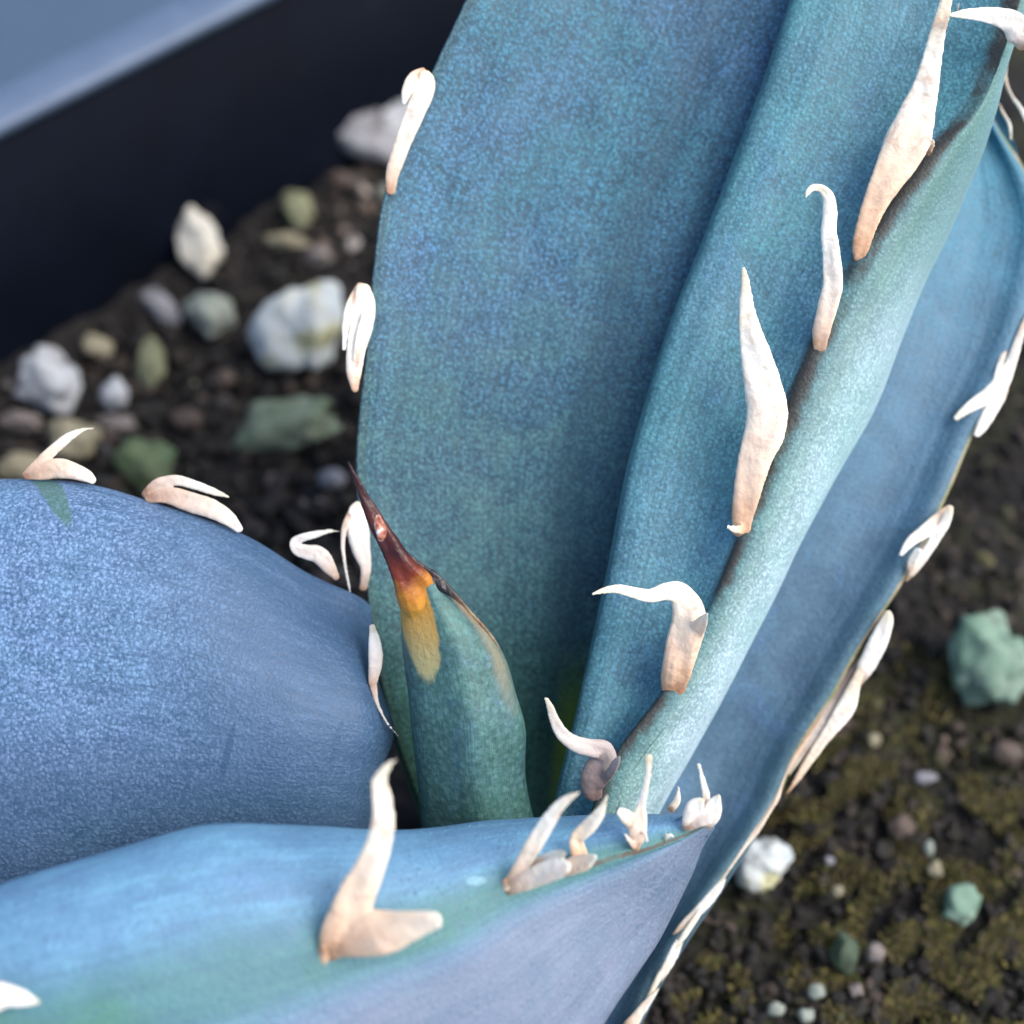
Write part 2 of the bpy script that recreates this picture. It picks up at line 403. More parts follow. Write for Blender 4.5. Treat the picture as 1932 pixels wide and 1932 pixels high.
# --- right leaf behind
rowsC = [(1790, 1835, 150, 18.2, 18.4), (1780, 1885, 243, 18.0, 18.3), (1750, 1936, 322, 17.9, 18.2), (1710, 1976, 420, 17.8, 18.1), (1665, 1962, 530, 17.7, 18.0), (1640, 1917, 660, 17.7, 17.9), (1570, 1834, 826, 17.6, 17.8),
         (1520, 1785, 941, 17.6, 17.7), (1440, 1706, 1094, 17.6, 17.6), (1370, 1619, 1229, 17.6, 17.6), (1320, 1574, 1310, 17.6, 17.6), (1260, 1500, 1428, 17.7, 17.6), (1230, 1470, 1500, 17.7, 17.6),
         (1200, 1432, 1562, 17.7, 17.5), (1160, 1365, 1657, 17.6, 17.4), (1100, 1290, 1765, 17.4, 17.2), (1050, 1249, 1834, 17.3, 17.1), (990, 1200, 1932, 17.1, 16.9), (900, 1120, 2060, 17.0, 16.8)]
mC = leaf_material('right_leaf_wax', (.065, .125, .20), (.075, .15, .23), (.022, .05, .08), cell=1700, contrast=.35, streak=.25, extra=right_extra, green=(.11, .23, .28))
leafC = make_leaf('leaf', rails_LR(rowsC, [0, .25, .5, .75, .93, 1], lambda s: .35 * math.sin(math.pi * s) + (.1 if s == 1 else 0)), mC, thick=.28, M=(12, 10), wob=.03, seed=3)
# --- broad left leaf
u9 = [-420, -180, 0, 174, 290, 465, 595, 675, 700]
topF = [(-420, 960), (-180, 915), (0, 906), (174, 917), (278, 944), (462, 1010), (590, 1086), (668, 1122), (700, 1142)]
def rF(vs, us, d0, dend):
    ds = [d0 + .35, d0 + .1, d0, d0, d0 + .04, d0 + .18, d0 + .45, d0 + .74, d0 + .98 * dend]
    return [(u, v, d) for u, v, d in zip(us, vs, ds)]
railsF = [
    [(u, v + 14, d) for (u, v), d in zip(topF, [17.4, 17.2, 17.1, 17.1, 17.1, 17.2, 17.35, 17.6, 17.9])],
    [(u, v, d) for (u, v), d in zip(topF, [16.9, 16.7, 16.6, 16.6, 16.6, 16.65, 16.8, 17.0, 17.3])],
    rF([1010, 965, 955, 968, 995, 1060, 1135, 1172, 1190], [-420, -180, 0, 174, 284, 462, 592, 670, 704], 16.05, 1.0),
    rF([1080, 1055, 1050, 1065, 1085, 1145, 1210, 1240, 1262], [-420, -180, 0, 174, 290, 466, 600, 680, 710], 15.75, 1.2),
    rF([1250, 1240, 1235, 1245, 1260, 1305, 1345, 1365, 1385], [-420, -180, 0, 174, 295, 470, 612, 705, 745], 15.45, 1.3),
    rF([1440, 1430, 1425, 1425, 1430, 1440, 1448, 1452, 1455], [-420, -180, 0, 174, 295, 470, 612, 685, 722], 15.45, 1.2),
    rF([1630, 1620, 1610, 1590, 1580, 1580, 1585, 1590, 1595], [-420, -180, 0, 174, 295, 470, 600, 665, 695], 15.7, 1.1),
    rF([1800, 1780, 1760, 1740, 1730, 1720, 1715, 1715, 1715], [-420, -180, 0, 174, 295, 470, 590, 655, 690], 16.2, .9)]
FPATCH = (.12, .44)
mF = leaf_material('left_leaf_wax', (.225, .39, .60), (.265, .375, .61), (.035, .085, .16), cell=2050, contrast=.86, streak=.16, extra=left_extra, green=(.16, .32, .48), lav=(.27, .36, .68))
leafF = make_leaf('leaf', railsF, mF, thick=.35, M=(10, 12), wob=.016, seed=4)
# --- nearest leaf crossing the bottom
colsG = [((1332, 1541), (1341, 1553), (1348, 1560), 15.35), ((1267, 1535), (1280, 1583), (1327, 1597), 15.2), ((1180, 1535), (1215, 1605), (1306, 1655), 15.0), ((1093, 1537), (1128, 1630), (1262, 1744), 14.8),
         ((919, 1549), (947, 1694), (1205, 1838), 14.4), ((760, 1567), (815, 1768), (1142, 1932), 14.05), ((600, 1562), (620, 1822), (1060, 2060), 13.7), ((400, 1563), (450, 1872), (900, 2220), 13.4),
         ((208, 1615), (240, 1925), (700, 2350), 13.15), ((0, 1676), (0, 1990), (450, 2450), 12.95), ((-300, 1800), (-300, 2080), (100, 2500), 12.8)]
def mkG(f, dd, scale_end=1.0):
    out = []
    for i, (a, b, c, d) in enumerate(colsG):
        if f <= 1: p = (a[0] + (b[0] - a[0]) * f, a[1] + (b[1] - a[1]) * f)
        else: p = (b[0] + (c[0] - b[0]) * (f - 1), b[1] + (c[1] - b[1]) * (f - 1))
        w = min(1, .12 + i / 3.2)
        out.append((p[0], p[1], d + dd * w))
    return out
back0 = [(u + 4 * min(1, i / 3), v + 20 * min(1, i / 3), d + .65 * min(1, .1 + i / 3)) for i, (u, v, d) in enumerate(mkG(0, .95))]
railsG = [back0, mkG(0, .80), mkG(.12, .50), mkG(.35, .25), mkG(.7, .08), mkG(1, 0), mkG(1.12, .06), mkG(1.45, .22), mkG(1.8, .50), mkG(2, .85)]
railsG.append([(u - 18 * min(1, i / 3), v - 10 * min(1, i / 3), d + .5 * min(1, .1 + i / 3)) for i, (u, v, d) in enumerate(railsG[-1])])
RIDGE_G = frac_of_rail(railsG, 5)
mG = leaf_material('lower_leaf_wax', (.13, .27, .44), (.135, .30, .46), (.055, .12, .19), cell=1900, contrast=.35, streak=.25, extra=lower_extra, green=(.14, .32, .45), lav=(.20, .32, .60))
leafG = make_leaf('leaf', railsG, mG, thick=.22, M=(9, 12), wob=.025, seed=5)
for l in (leafA, leafB, leafC, leafF, leafG): adopt(l.o, plant)
leafA.o['label'] = 'tall upright blue green leaf behind the spiked bud'
leafB.o['label'] = 'slender inner leaf with a toothed ridge and bright outer strip'
leafC.o['label'] = 'shaded blue grey leaf along the mossy soil'
leafF.o['label'] = 'broad domed sky blue leaf with speckled wax'
leafG.o['label'] = 'nearest leaf, cyan above and lavender grey below its toothed margin'

# --- young centre leaf (rolled bud) with terminal spine
def bud_extra(k, o, sa, ta, wax, col, under, big, mid, grain):
    w = k.math('MULTIPLY_ADD', k.noise(o, 350, 4, .6), .08, -.04)
    s = k.math('ADD', sa, w); t = k.math('ADD', ta, w)
    a = k.math('DIVIDE', k.math('SUBTRACT', s, .21), k.smooth(t, .0, .42, .30, .19)); b = k.math('DIVIDE', t, .47)
    y = k.smooth(k.math('ADD', k.math('POWER', a, 2), k.math('POWER', k.math('MAXIMUM', b, 0.0), 4)), .75, 1.1, 1, 0)
    m2 = k.math('MULTIPLY', k.smooth(s, .80, .92), k.smooth(t, .40, .62, 1, 0))
    m2 = k.math('MULTIPLY', m2, k.smooth(s, .93, 1.0, 1, .4))
    gold = k.mix(k.smooth(t, .20, .46), (.60, .31, .055), (.50, .44, .20))
    tan = k.mix(k.smooth(t, .05, .35), (.28, .10, .03), (.22, .20, .13))
    top = k.smooth(t, .0, .06, 1, 0)
    k.post = lambda c: k.mix(top, k.mix(k.math('MULTIPLY', m2, .85), k.mix(y, c, gold), tan), k.mix(k.smooth(s, .35, .7), (.42, .12, .02), (.03, .012, .015)))
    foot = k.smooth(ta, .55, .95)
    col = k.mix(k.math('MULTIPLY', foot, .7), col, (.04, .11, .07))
    return wax, col, under
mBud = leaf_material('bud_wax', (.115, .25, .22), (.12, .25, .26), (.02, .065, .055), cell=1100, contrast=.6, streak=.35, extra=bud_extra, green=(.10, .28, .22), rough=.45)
rowsH = [(748, 840, 1090, 15.75), (752, 862, 1115, 15.8), (755, 884, 1142, 15.85), (757, 930, 1194, 15.9), (762, 956, 1246, 15.95), (770, 974, 1310, 16.0), (775, 990, 1365, 16.05), (787, 992, 1469, 16.2), (797, 1012, 1560, 16.4), (815, 1060, 1680, 16.8), (850, 1040, 1850, 18.0)]
def bud():
    P = []
    nA = 28
    rows = hermite(np.array([[r] for r in rowsH], float), 9)[0][:, 0]
    ts = np.linspace(0, 1, len(rows)); V = []; A = []; T = []
    for r, t in zip(rows, ts):
        L, R, v, d = r; cx = (L + R) / 2; w = (R - L) / 2
        for j in range(nA):
            a = 2 * math.pi * j / nA                     # a=0 left, pi/2 front, pi right
            x = -math.cos(a); f = math.sin(a)
            ridge = .22 * math.exp(-((x - .12) / .28) ** 2) if f > 0 else 0   # keel down the front
            rad = 1 - .10 * abs(math.sin(2 * a)) * (1 if f > 0 else .3)
            rr = w * 2 * HALF * d / S                     # cm
            V.append(W(cx + x * w, v + 10 * x * x * max(0, 1 - t / .5), d - (f * rad + ridge * .9) * rr * .75 + rr * .4))
            s = (1 + x) / 2
            A.append(s if f >= -.01 else s); T.append(t)
    n = len(rows); F = []
    for i in range(n - 1):
        for j in range(nA):
            F.append((i*nA + j, i*nA + (j+1) % nA, (i+1)*nA + (j+1) % nA, (i+1)*nA + j))
    F.append(tuple(range(nA))); F.append(tuple((n-1)*nA + j for j in reversed(range(nA))))
    o = mesh_obj('young_leaf', V, F, mBud); attr(o, 'across', A); attr(o, 'along', T)
    bm = bmesh.new(); bm.from_mesh(o.data); bmesh.ops.recalc_face_normals(bm, faces=bm.faces); bm.to_mesh(o.data); bm.free()
    return adopt(o, plant)
budo = bud(); budo['label'] = 'rolled green centre leaf with amber patches under its dark spine'

# core holding the leaves together down to the soil
def core():
    k = NT('core_skin'); k.b.inputs['Roughness'].default_value = .6
    k.l(k.ramp(k.noise(k.obj(), 120, 4), [(.3, (.03, .06, .035)), (.7, (.07, .10, .05))]), k.b.inputs['Base Color'])
    a = W(1010, 1700, 18.6); b = np.array([base_pt[0], base_pt[1], -.3 * CM]); V = []; F = []; n = 24; m = 10
    for i in range(m + 1):
        t = i / m; c = a * (1 - t) + b * t; r = (1.0 + .5 * math.sin(t * 2.2)) * CM
        for j in range(n):
            an = 2 * math.pi * j / n; rr = r * (1 + .06 * math.sin(5 * an + t * 4))
            V.append(c + np.array([math.cos(an) * rr, math.sin(an) * rr, 0]))
    for i in range(m):
        for j in range(n): F.append((i*n+j, i*n+(j+1) % n, (i+1)*n+(j+1) % n, (i+1)*n+j))
    F.append(tuple(reversed(range(n)))); F.append(tuple(m*n+j for j in range(n)))
    return adopt(mesh_obj('stem', V, F, k.m), plant)
core()

# ------------------------------------------------------------------ teeth
def tooth_material():
    k = NT('dry_tooth_horn'); o = k.obj(); t = k.attr('along'); w = k.attr('warm')
    n1 = k.noise(o, 420, 5, .65, .6); n2 = k.noise(o, 1400, 3, .6)
    tt = k.math('ADD', t, k.math('MULTIPLY_ADD', n1, .4, -.2))
    warm = k.ramp(tt, [(.0, (.52, .25, .12)), (.08, (.74, .45, .27)), (.34, (.86, .66, .47)), (.6, (.93, .84, .70)), (1, (.86, .72, .52))])
    pale = k.ramp(tt, [(.0, (.55, .34, .22)), (.08, (.74, .56, .43)), (.26, (.90, .83, .74)), (.75, (.93, .89, .81)), (1, (.80, .70, .50))])
    c = k.mix(w, pale, warm)
    patch = k.smooth(n1, .50, .66)
    c = k.mix(k.math('MULTIPLY', patch, k.math('MULTIPLY_ADD', w, .38, .10)), c, (.58, .31, .18))
    mot = k.math('MULTIPLY', k.smooth(k.noise(o, 170, 4, .7, .8), .50, .64), k.math('MULTIPLY_ADD', w, .16, .05))
    c = k.mix(mot, c, (.45, .25, .16))
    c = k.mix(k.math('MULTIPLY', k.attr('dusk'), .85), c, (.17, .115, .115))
    k.l(c, k.b.inputs['Base Color']); k.b.inputs['Roughness'].default_value = .5
    k.b.inputs['Subsurface Weight'].default_value = .25; k.b.inputs['Subsurface Radius'].default_value = (.0009, .0005, .0003)
    k.b.inputs['Subsurface Scale'].default_value = 1.0
    k.bump(k.math('ADD', n1, k.math('MULTIPLY', n2, .5)), .5, .00035)
    return k.m
MT = tooth_material()
def tube_samples(stroke, d0, flat, dstart, dend, step=2.0):
    """stroke: (u, v, width px[, extra depth cm]); returns centres (world), radius across, radius deep, frames"""
    S4 = np.array([(p[0], p[1], p[2], p[3] if len(p) > 3 else 0.0) for p in stroke], float)
    Q, tt = hermite(S4[:, None, :], 8); Q = Q[:, 0]
    Q[:, 2] = np.maximum(Q[:, 2], 1.5)
    return Q, tt
def make_tooth(strokes, leaf, host=None, lift=.12, rise=.25, warm=.5, dusk=0.0, flat=.36, d_abs=None, curl=None, material=None, name='marginal_tooth', vox=None, gnarl=.035, amax=None, sink=1.0):
    """strokes run from base to tip on the photograph; rise = how far (cm) the tip stands off towards the viewer"""
    b = strokes[0][0]
    d0 = d_abs if d_abs is not None else leaf_depth(leaf, b[0], b[1])
    VV, FF, samp = [], [], []
    for si, st in enumerate(strokes):
        Q, tt = tube_samples(st, d0, flat, 0, 0)
        n = len(Q); nA = 14
        D = d0 - lift - rise * tt - Q[:, 3]
        am = (amax[si] if amax else (1.0 if si == 0 else .62))
        D = D + np.clip(1 - tt / .16, 0, 1) ** 1.5 * (Q[0, 2] / 2 * 2 * HALF * d0 / S) * (.75 if si == 0 else .4) * sink     # foot sunk into the leaf
        C = Warr(np.stack([Q[:, 0], Q[:, 1], D], -1))
        r = Q[:, 2] / 2 * (2 * HALF * D / S) * CM
        tan = np.gradient(C, axis=0); tan /= np.linalg.norm(tan, axis=1, keepdims=True) + 1e-12
        view = CAMP - C; view /= np.linalg.norm(view, axis=1, keepdims=True)
        side = np.cross(tan, view); side /= np.linalg.norm(side, axis=1, keepdims=True) + 1e-12
        dep = np.cross(side, tan)
        o0 = len(VV)
        for i in range(n):
            tw = .5 * math.sin(i * .16 + si)
            for j in range(nA):
                a = 2 * math.pi * j / nA
                groove = 1 - .45 * max(0, math.cos(a - math.pi / 2 + tw)) ** 6
                VV.append(C[i] + side[i] * math.cos(a) * r[i] + dep[i] * math.sin(a) * r[i] * flat * groove)
            samp.append((C[i], tt[i] * am, r[i]))
        for i in range(n - 1):
            for j in range(nA): FF.append((o0 + i*nA + j, o0 + (i+1)*nA + j, o0 + (i+1)*nA + (j+1) % nA, o0 + i*nA + (j+1) % nA))
        # domed end caps
        for e, s in ((0, -1), (n - 1, 1)):
            rb = len(VV)
            for j in range(nA):
                a = 2 * math.pi * j / nA
                VV.append(C[e] + tan[e] * s * r[e] * .38 + (side[e] * math.cos(a) + dep[e] * math.sin(a) * flat) * r[e] * .72)
            for j in range(nA): FF.append((o0 + e*nA + j, o0 + e*nA + (j+1) % nA, rb + (j+1) % nA, rb + j)[::-s])
            ci = len(VV); VV.append(C[e] + tan[e] * s * r[e] * .58)
            for j in range(nA): FF.append((rb + j, rb + (j+1) % nA, ci)[::-s])
    o = mesh_obj(name, VV, FF, material or MT)
    rm = o.modifiers.new('r', 'REMESH'); rm.mode = 'VOXEL'; rm.voxel_size = (vox or .0115) * CM; rm.use_smooth_shade = True
    sm = o.modifiers.new('s', 'SMOOTH'); sm.factor = .5; sm.iterations = 2
    dg = bpy.context.evaluated_depsgraph_get(); ev = o.evaluated_get(dg)
    me = bpy.data.meshes.new_from_object(ev); old = o.data; o.modifiers.clear(); o.data = me; bpy.data.meshes.remove(old); me.name = name
    if not me.materials: me.materials.append(material or MT)
    bm = bmesh.new(); bm.from_mesh(me)
    if bm.calc_volume(signed=True) < 0: bmesh.ops.reverse_faces(bm, faces=bm.faces)
    bm.to_mesh(me); bm.free()
    me.polygons.foreach_set('use_smooth', [True] * len(me.polygons))
    co = np.empty(len(me.vertices) * 3); me.vertices.foreach_get('co', co); co = co.reshape(-1, 3)
    no = np.empty(len(me.vertices) * 3); me.vertices.foreach_get('normal', no); no = no.reshape(-1, 3)
    SP = np.array([s[0] for s in samp]); ST = np.array([s[1] for s in samp]); SR = np.array([s[2] for s in samp])
    al = np.empty(len(co)); rr = np.empty(len(co))
    for i in range(0, len(co), 4000):
        d = np.linalg.norm(co[i:i+4000, None] - SP[None], axis=-1) / (SR[None] + 2e-5); k = d.argmin(1); al[i:i+4000] = ST[k]; rr[i:i+4000] = SR[k]
    g = np.array([.35 * noise.fractal(Vector(c) * 1100, 1.0, 2.0, 2) + .55 * noise.fractal(Vector(c) * 320, 1, 2, 2) for c in co])
    co = co + no * (g * np.minimum(rr * .22, gnarl * CM * .35))[:, None]
    me.vertices.foreach_set('co', co.ravel()); me.update()
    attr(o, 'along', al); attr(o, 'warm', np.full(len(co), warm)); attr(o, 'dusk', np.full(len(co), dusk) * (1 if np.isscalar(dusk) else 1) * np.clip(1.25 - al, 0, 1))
    host = host or leaf.o
    o.parent = host; o.matrix_parent_inverse = Matrix()
    return o

T = lambda reg, *st: [Z(reg, s) for s in st]
# tall leaf, left margin
make_tooth(T('TC', [(375, 1045, 50), (382, 960, 70), (425, 820, 88), (470, 700, 100), (515, 590, 112), (550, 500, 120), (565, 430, 100), (560, 400, 70)],
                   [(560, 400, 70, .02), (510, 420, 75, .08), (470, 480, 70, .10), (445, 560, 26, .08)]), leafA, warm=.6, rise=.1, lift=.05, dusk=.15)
make_tooth(T('P', [(670, 737, 12), (668, 705, 28), (671, 660, 38), (681, 615, 46), (687, 575, 44), (685, 542, 28)],
                  [(685, 542, 26, .02), (664, 575, 24, .05), (653, 610, 15, .08), (649, 660, 8, .08)], [(672, 690, 16, .05), (678, 640, 18, .07), (690, 590, 14, .05)]), leafA, warm=.35, rise=.08, lift=.05)
make_tooth(T('MC', [(225, 1360, 50), (240, 1250, 60), (215, 1150, 100), (195, 1010, 120), (190, 930, 90), (195, 895, 40)],
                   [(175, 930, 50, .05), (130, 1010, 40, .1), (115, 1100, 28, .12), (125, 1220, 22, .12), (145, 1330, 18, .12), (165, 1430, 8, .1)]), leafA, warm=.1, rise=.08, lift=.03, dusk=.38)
make_tooth(T('P', [(703, 1290, 18), (708, 1255, 26), (707, 1215, 26), (702, 1180, 12)], [(703, 1285, 18), (711, 1325, 9), (728, 1360, 6), (752, 1390, 4)]), leafA, warm=.2, rise=.0, lift=.0, dusk=.35, d_abs=16.35, sink=0)
# left leaf, top margin
make_tooth(T('ML', [(130, 745, 34), (200, 690, 62), (300, 595, 62), (400, 520, 46), (465, 492, 22), (508, 484, 12), (520, 462, 6)],
                   [(140, 745, 50), (230, 725, 92), (320, 705, 112), (415, 725, 90), (480, 752, 66), (508, 775, 44)]), leafF, warm=.8, rise=.05, lift=.05, dusk=.28)
make_tooth(T('ML', [(790, 855, 60), (850, 800, 72), (950, 770, 60), (1070, 800, 50), (1170, 835, 40), (1245, 860, 14)],
                   [(800, 860, 70), (900, 850, 90), (1040, 890, 112), (1160, 930, 105), (1250, 985, 80), (1305, 1040, 44)]), leafF, warm=.6, rise=.03, lift=.05, dusk=.38)
make_tooth(T('ML', [(1832, 1302, 36), (1790, 1245, 78), (1730, 1175, 100), (1665, 1160, 84), (1612, 1140, 70), (1600, 1105, 52), (1650, 1080, 46), (1710, 1065, 42), (1780, 1048, 26), (1845, 1044, 10)]), leafF, warm=.1, rise=.05, lift=.02, dusk=.38)
# inner leaf, ridge
make_tooth(T('TR', [(1035, 1412, 60), (1045, 1340, 100), (1080, 1220, 118), (1130, 1090, 145), (1190, 975, 185), (1260, 850, 230), (1310, 740, 245), (1350, 620, 205), (1395, 480, 150), (1430, 330, 112), (1465, 170, 92), (1505, 20, 76), (1535, -120, 50)],
                   [(1395, 830, 60), (1430, 790, 46), (1450, 745, 10)]), leafB, warm=.95, rise=.25, lift=.02, flat=.3, vox=.018)
make_tooth(T('TR', [(820, 1895, 74), (832, 1800, 98), (862, 1680, 108), (893, 1540, 112), (885, 1400, 100), (872, 1260, 90), (878, 1140, 80), (868, 1070, 66), (830, 1025, 50), (785, 1020, 42), (755, 1050, 30), (746, 1075, 14)]), leafB, warm=.45, rise=.45, lift=.05)
make_tooth(T('MR', [(395, 1055, 100), (398, 1010, 112), (415, 900, 140), (445, 760, 165), (480, 620, 195), (525, 500, 225), (535, 380, 225), (510, 240, 205), (475, 90, 170), (440, -60, 122), (425, -170, 90), (420, -280, 62), (410, -380, 26), (405, -425, 8)],
                   [(400, 1040, 60), (355, 1035, 46), (320, 1022, 28)]), leafB, warm=.7, rise=.45, lift=.05, flat=.34, vox=.018)
make_tooth(T('P', [(1270, 1303, 44), (1272, 1285, 52), (1280, 1250, 60), (1290, 1210, 66), (1300, 1172, 66), (1294, 1138, 56), (1278, 1118, 44), (1255, 1116, 34), (1225, 1124, 27), (1195, 1118, 22), (1165, 1111, 18), (1140, 1114, 13), (1118, 1121, 6)],
                  [(1292, 1220, 36), (1320, 1180, 30), (1334, 1158, 8)]), leafB, warm=.8, rise=.6, lift=.05, flat=.42)
make_tooth(T('BC', [(1485, 700, 90), (1470, 640, 130), (1495, 560, 150), (1540, 500, 140), (1530, 445, 115), (1460, 430, 100), (1380, 410, 88), (1310, 360, 76), (1265, 280, 56), (1240, 210, 42), (1218, 160, 22)],
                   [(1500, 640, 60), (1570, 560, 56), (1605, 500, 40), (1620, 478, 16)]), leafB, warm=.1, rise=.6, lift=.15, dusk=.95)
make_tooth(T('TR', [(1925, 260, 60), (1915, 190, 150), (1870, 125, 130), (1800, 95, 104), (1700, 78, 80), (1610, 76, 56), (1525, 82, 20)], [(1570, 60, 16, .05), (1575, 25, 16, .08), (1600, 25, 8, .08)]), leafB, warm=.1, rise=.3, lift=.3, d_abs=16.4)
make_tooth(T('TR', [(1838, 330, 18), (1830, 430, 24), (1865, 520, 22), (1920, 600, 28), (1960, 690, 30)]), leafC, warm=.5, rise=.05, lift=.05, d_abs=18.0)
make_tooth(T('TR', [(1795, 560, 14), (1815, 610, 20), (1850, 670, 22), (1862, 760, 14)]), leafC, warm=.6, rise=.02, lift=.05, d_abs=18.0)
# right leaf, outer margin
make_tooth(T('MR', [(1960, -130, 40), (1910, -10, 46), (1865, 120, 56), (1815, 225, 90), (1755, 300, 96), (1680, 345, 72), (1610, 392, 50), (1560, 435, 30)], [(1835, 200, 60), (1795, 310, 76), (1740, 410, 72), (1695, 490, 58), (1672, 525, 34)],
                   [(1830, 60, 30), (1790, 170, 30), (1765, 235, 10)]), leafC, warm=.15, rise=.15, lift=.06)
make_tooth(T('MR', [(1290, 1318, 14), (1330, 1265, 40), (1400, 1160, 56), (1465, 1060, 60), (1520, 960, 50), (1530, 915, 40)], [(1525, 920, 44), (1470, 985, 80), (1390, 1050, 72), (1320, 1100, 60), (1262, 1175, 24)],
                   [(1310, 1270, 40), (1325, 1210, 50), (1360, 1150, 50)]), leafC, warm=.25, rise=.12, lift=.06)
make_tooth(T('MR', [(1030, 1870, 50), (1070, 1790, 92), (1120, 1690, 104), (1165, 1590, 92), (1190, 1520, 64), (1195, 1485, 36)]), leafC, warm=.1, rise=.12, lift=.05)
make_tooth(T('BR', [(640, 685, 12), (700, 600, 34), (770, 490, 52), (840, 390, 62), (905, 300, 84), (965, 210, 100), (1005, 110, 74), (1040, 20, 44), (1065, -40, 20)]), leafC, warm=.75, rise=.05, lift=.04)
make_tooth(T('BR', [(25, 1445, 14), (90, 1385, 46), (170, 1310, 56), (240, 1230, 52), (290, 1165, 36), (312, 1135, 10)]), leafC, warm=.3, rise=.05, lift=.05)
make_tooth(T('BR', [(-60, 1700, 40), (-20, 1640, 50), (30, 1560, 46), (75, 1490, 14)]), leafC, warm=.4, rise=.05, lift=.05)
make_tooth(T('BC', [(1640, 1960, 50), (1720, 1880, 58), (1780, 1800, 40), (1830, 1740, 14)]), leafC, warm=.55, rise=.05, lift=.05)
make_tooth(T('BC', [(1830, 1665, 10), (1870, 1600, 26), (1900, 1540, 30), (1935, 1460, 12)]), leafC, warm=.35, rise=.04, lift=.12)
_mg = [(1560, 1336), (1530, 1385), (1502, 1428), (1478, 1478), (1470, 1502), (1452, 1535), (1433, 1562), (1404, 1602), (1368, 1655), (1330, 1708), (1296, 1760), (1270, 1800), (1249, 1836), (1225, 1884), (1198, 1936), (1160, 1990)]
_mw = [3, 7, 9, 6, 10, 7, 12, 8, 6, 11, 13, 7, 12, 9, 14, 6]
make_tooth([[(u - 2, v, w) for (u, v), w in zip(_mg, _mw)]], leafC, warm=.75, rise=.66, lift=.03, flat=.5, d_abs=17.62, dusk=.25, name='horny_margin', sink=0, gnarl=.12)
make_tooth([[(1640, 1222, 5), (1614, 1258, 12), (1588, 1298, 22), (1562, 1342, 28), (1534, 1384, 24), (1508, 1428, 14), (1488, 1462, 5)]], leafC, warm=1, rise=0, lift=0, flat=.35, d_abs=17.72, dusk=.95, name='horny_margin', sink=0, gnarl=.12)
# nearest leaf, margin
make_tooth(T('BC', [(30, 1560, 110), (75, 1480, 200), (140, 1350, 222), (195, 1220, 205), (258, 1090, 176), (308, 960, 150), (333, 830, 132), (326, 700, 112), (315, 620, 92), (335, 562, 66), (375, 515, 40), (418, 482, 10)],
                   [(60, 1530, 100), (160, 1480, 190), (280, 1440, 250), (390, 1425, 225), (490, 1400, 165), (580, 1376, 120), (628, 1366, 92)],
                   [(-12, 1520, 36), (10, 1560, 60), (15, 1610, 30)]), leafG, warm=.9, rise=.5, lift=.05, flat=.34, vox=.018, amax=(1, .5, .1))
make_tooth(T('BC', [(1010, 1190, 80), (1060, 1115, 84), (1120, 1015, 92), (1185, 905, 96), (1245, 810, 84), (1300, 740, 62), (1350, 700, 44), (1402, 675, 16)],
                   [(1010, 1195, 80), (1100, 1160, 96), (1200, 1115, 120), (1290, 1085, 110), (1340, 1080, 60)], [(1150, 1080, 70), (1230, 1040, 76), (1300, 1012, 56), (1320, 1005, 30)], [(985, 1150, 24), (1005, 1200, 40)]), leafG, warm=.6, rise=.45, lift=.04, amax=(1, .8, 1, .1))
make_tooth(T('BC', [(1420, 1065, 100), (1395, 990, 92), (1385, 930, 84), (1440, 868, 86), (1500, 800, 66), (1532, 740, 36), (1553, 685, 16)], [(1290, 1110, 60), (1360, 1075, 100), (1430, 1050, 92), (1490, 1022, 30)]), leafG, warm=.85, rise=.35, lift=.04)
make_tooth(T('BC', [(1705, 985, 40), (1715, 900, 96), (1725, 820, 90), (1738, 740, 50), (1758, 650, 38), (1775, 560, 36), (1778, 475, 42)], [(1700, 870, 60), (1650, 800, 76), (1615, 775, 44)],
                   [(1705, 970, 40), (1660, 920, 24), (1640, 890, 10)], [(1745, 860, 40), (1768, 940, 20)]), leafG, warm=.5, rise=.3, lift=.03)
make_tooth(T('BR', [(92, 872, 50), (118, 820, 92), (148, 755, 104), (178, 716, 50)], [(212, 862, 50), (228, 805, 104), (250, 742, 92), (274, 690, 26)], [(90, 862, 60), (150, 830, 80), (222, 812, 70)],
                   [(245, 775, 50), (275, 772, 30), (290, 784, 8)], [(196, 760, 50), (205, 690, 46), (188, 615, 36), (172, 550, 24), (163, 518, 24)]), leafG, warm=.2, rise=.12, lift=.08, amax=(1, 1, .25, 1, .9))
make_tooth(T('BR', [(-20, 930, 24), (10, 905, 26), (30, 920, 10)], [(-20, 900, 14), (-8, 880, 10)]), leafG, warm=.3, rise=.05, lift=.02)
make_tooth(T('BR', [(10, 770, 40), (45, 720, 42), (55, 660, 20), (50, 630, 8)]), leafB, host=leafB.o, warm=.3, rise=.1, lift=.02, d_abs=16.6)
make_tooth(T('BL', [(-180, 1820, 220), (-60, 1790, 190), (40, 1780, 130), (130, 1795, 90), (215, 1815, 24)]), leafG, warm=.35, rise=.1, lift=.1, flat=.5, vox=.02)

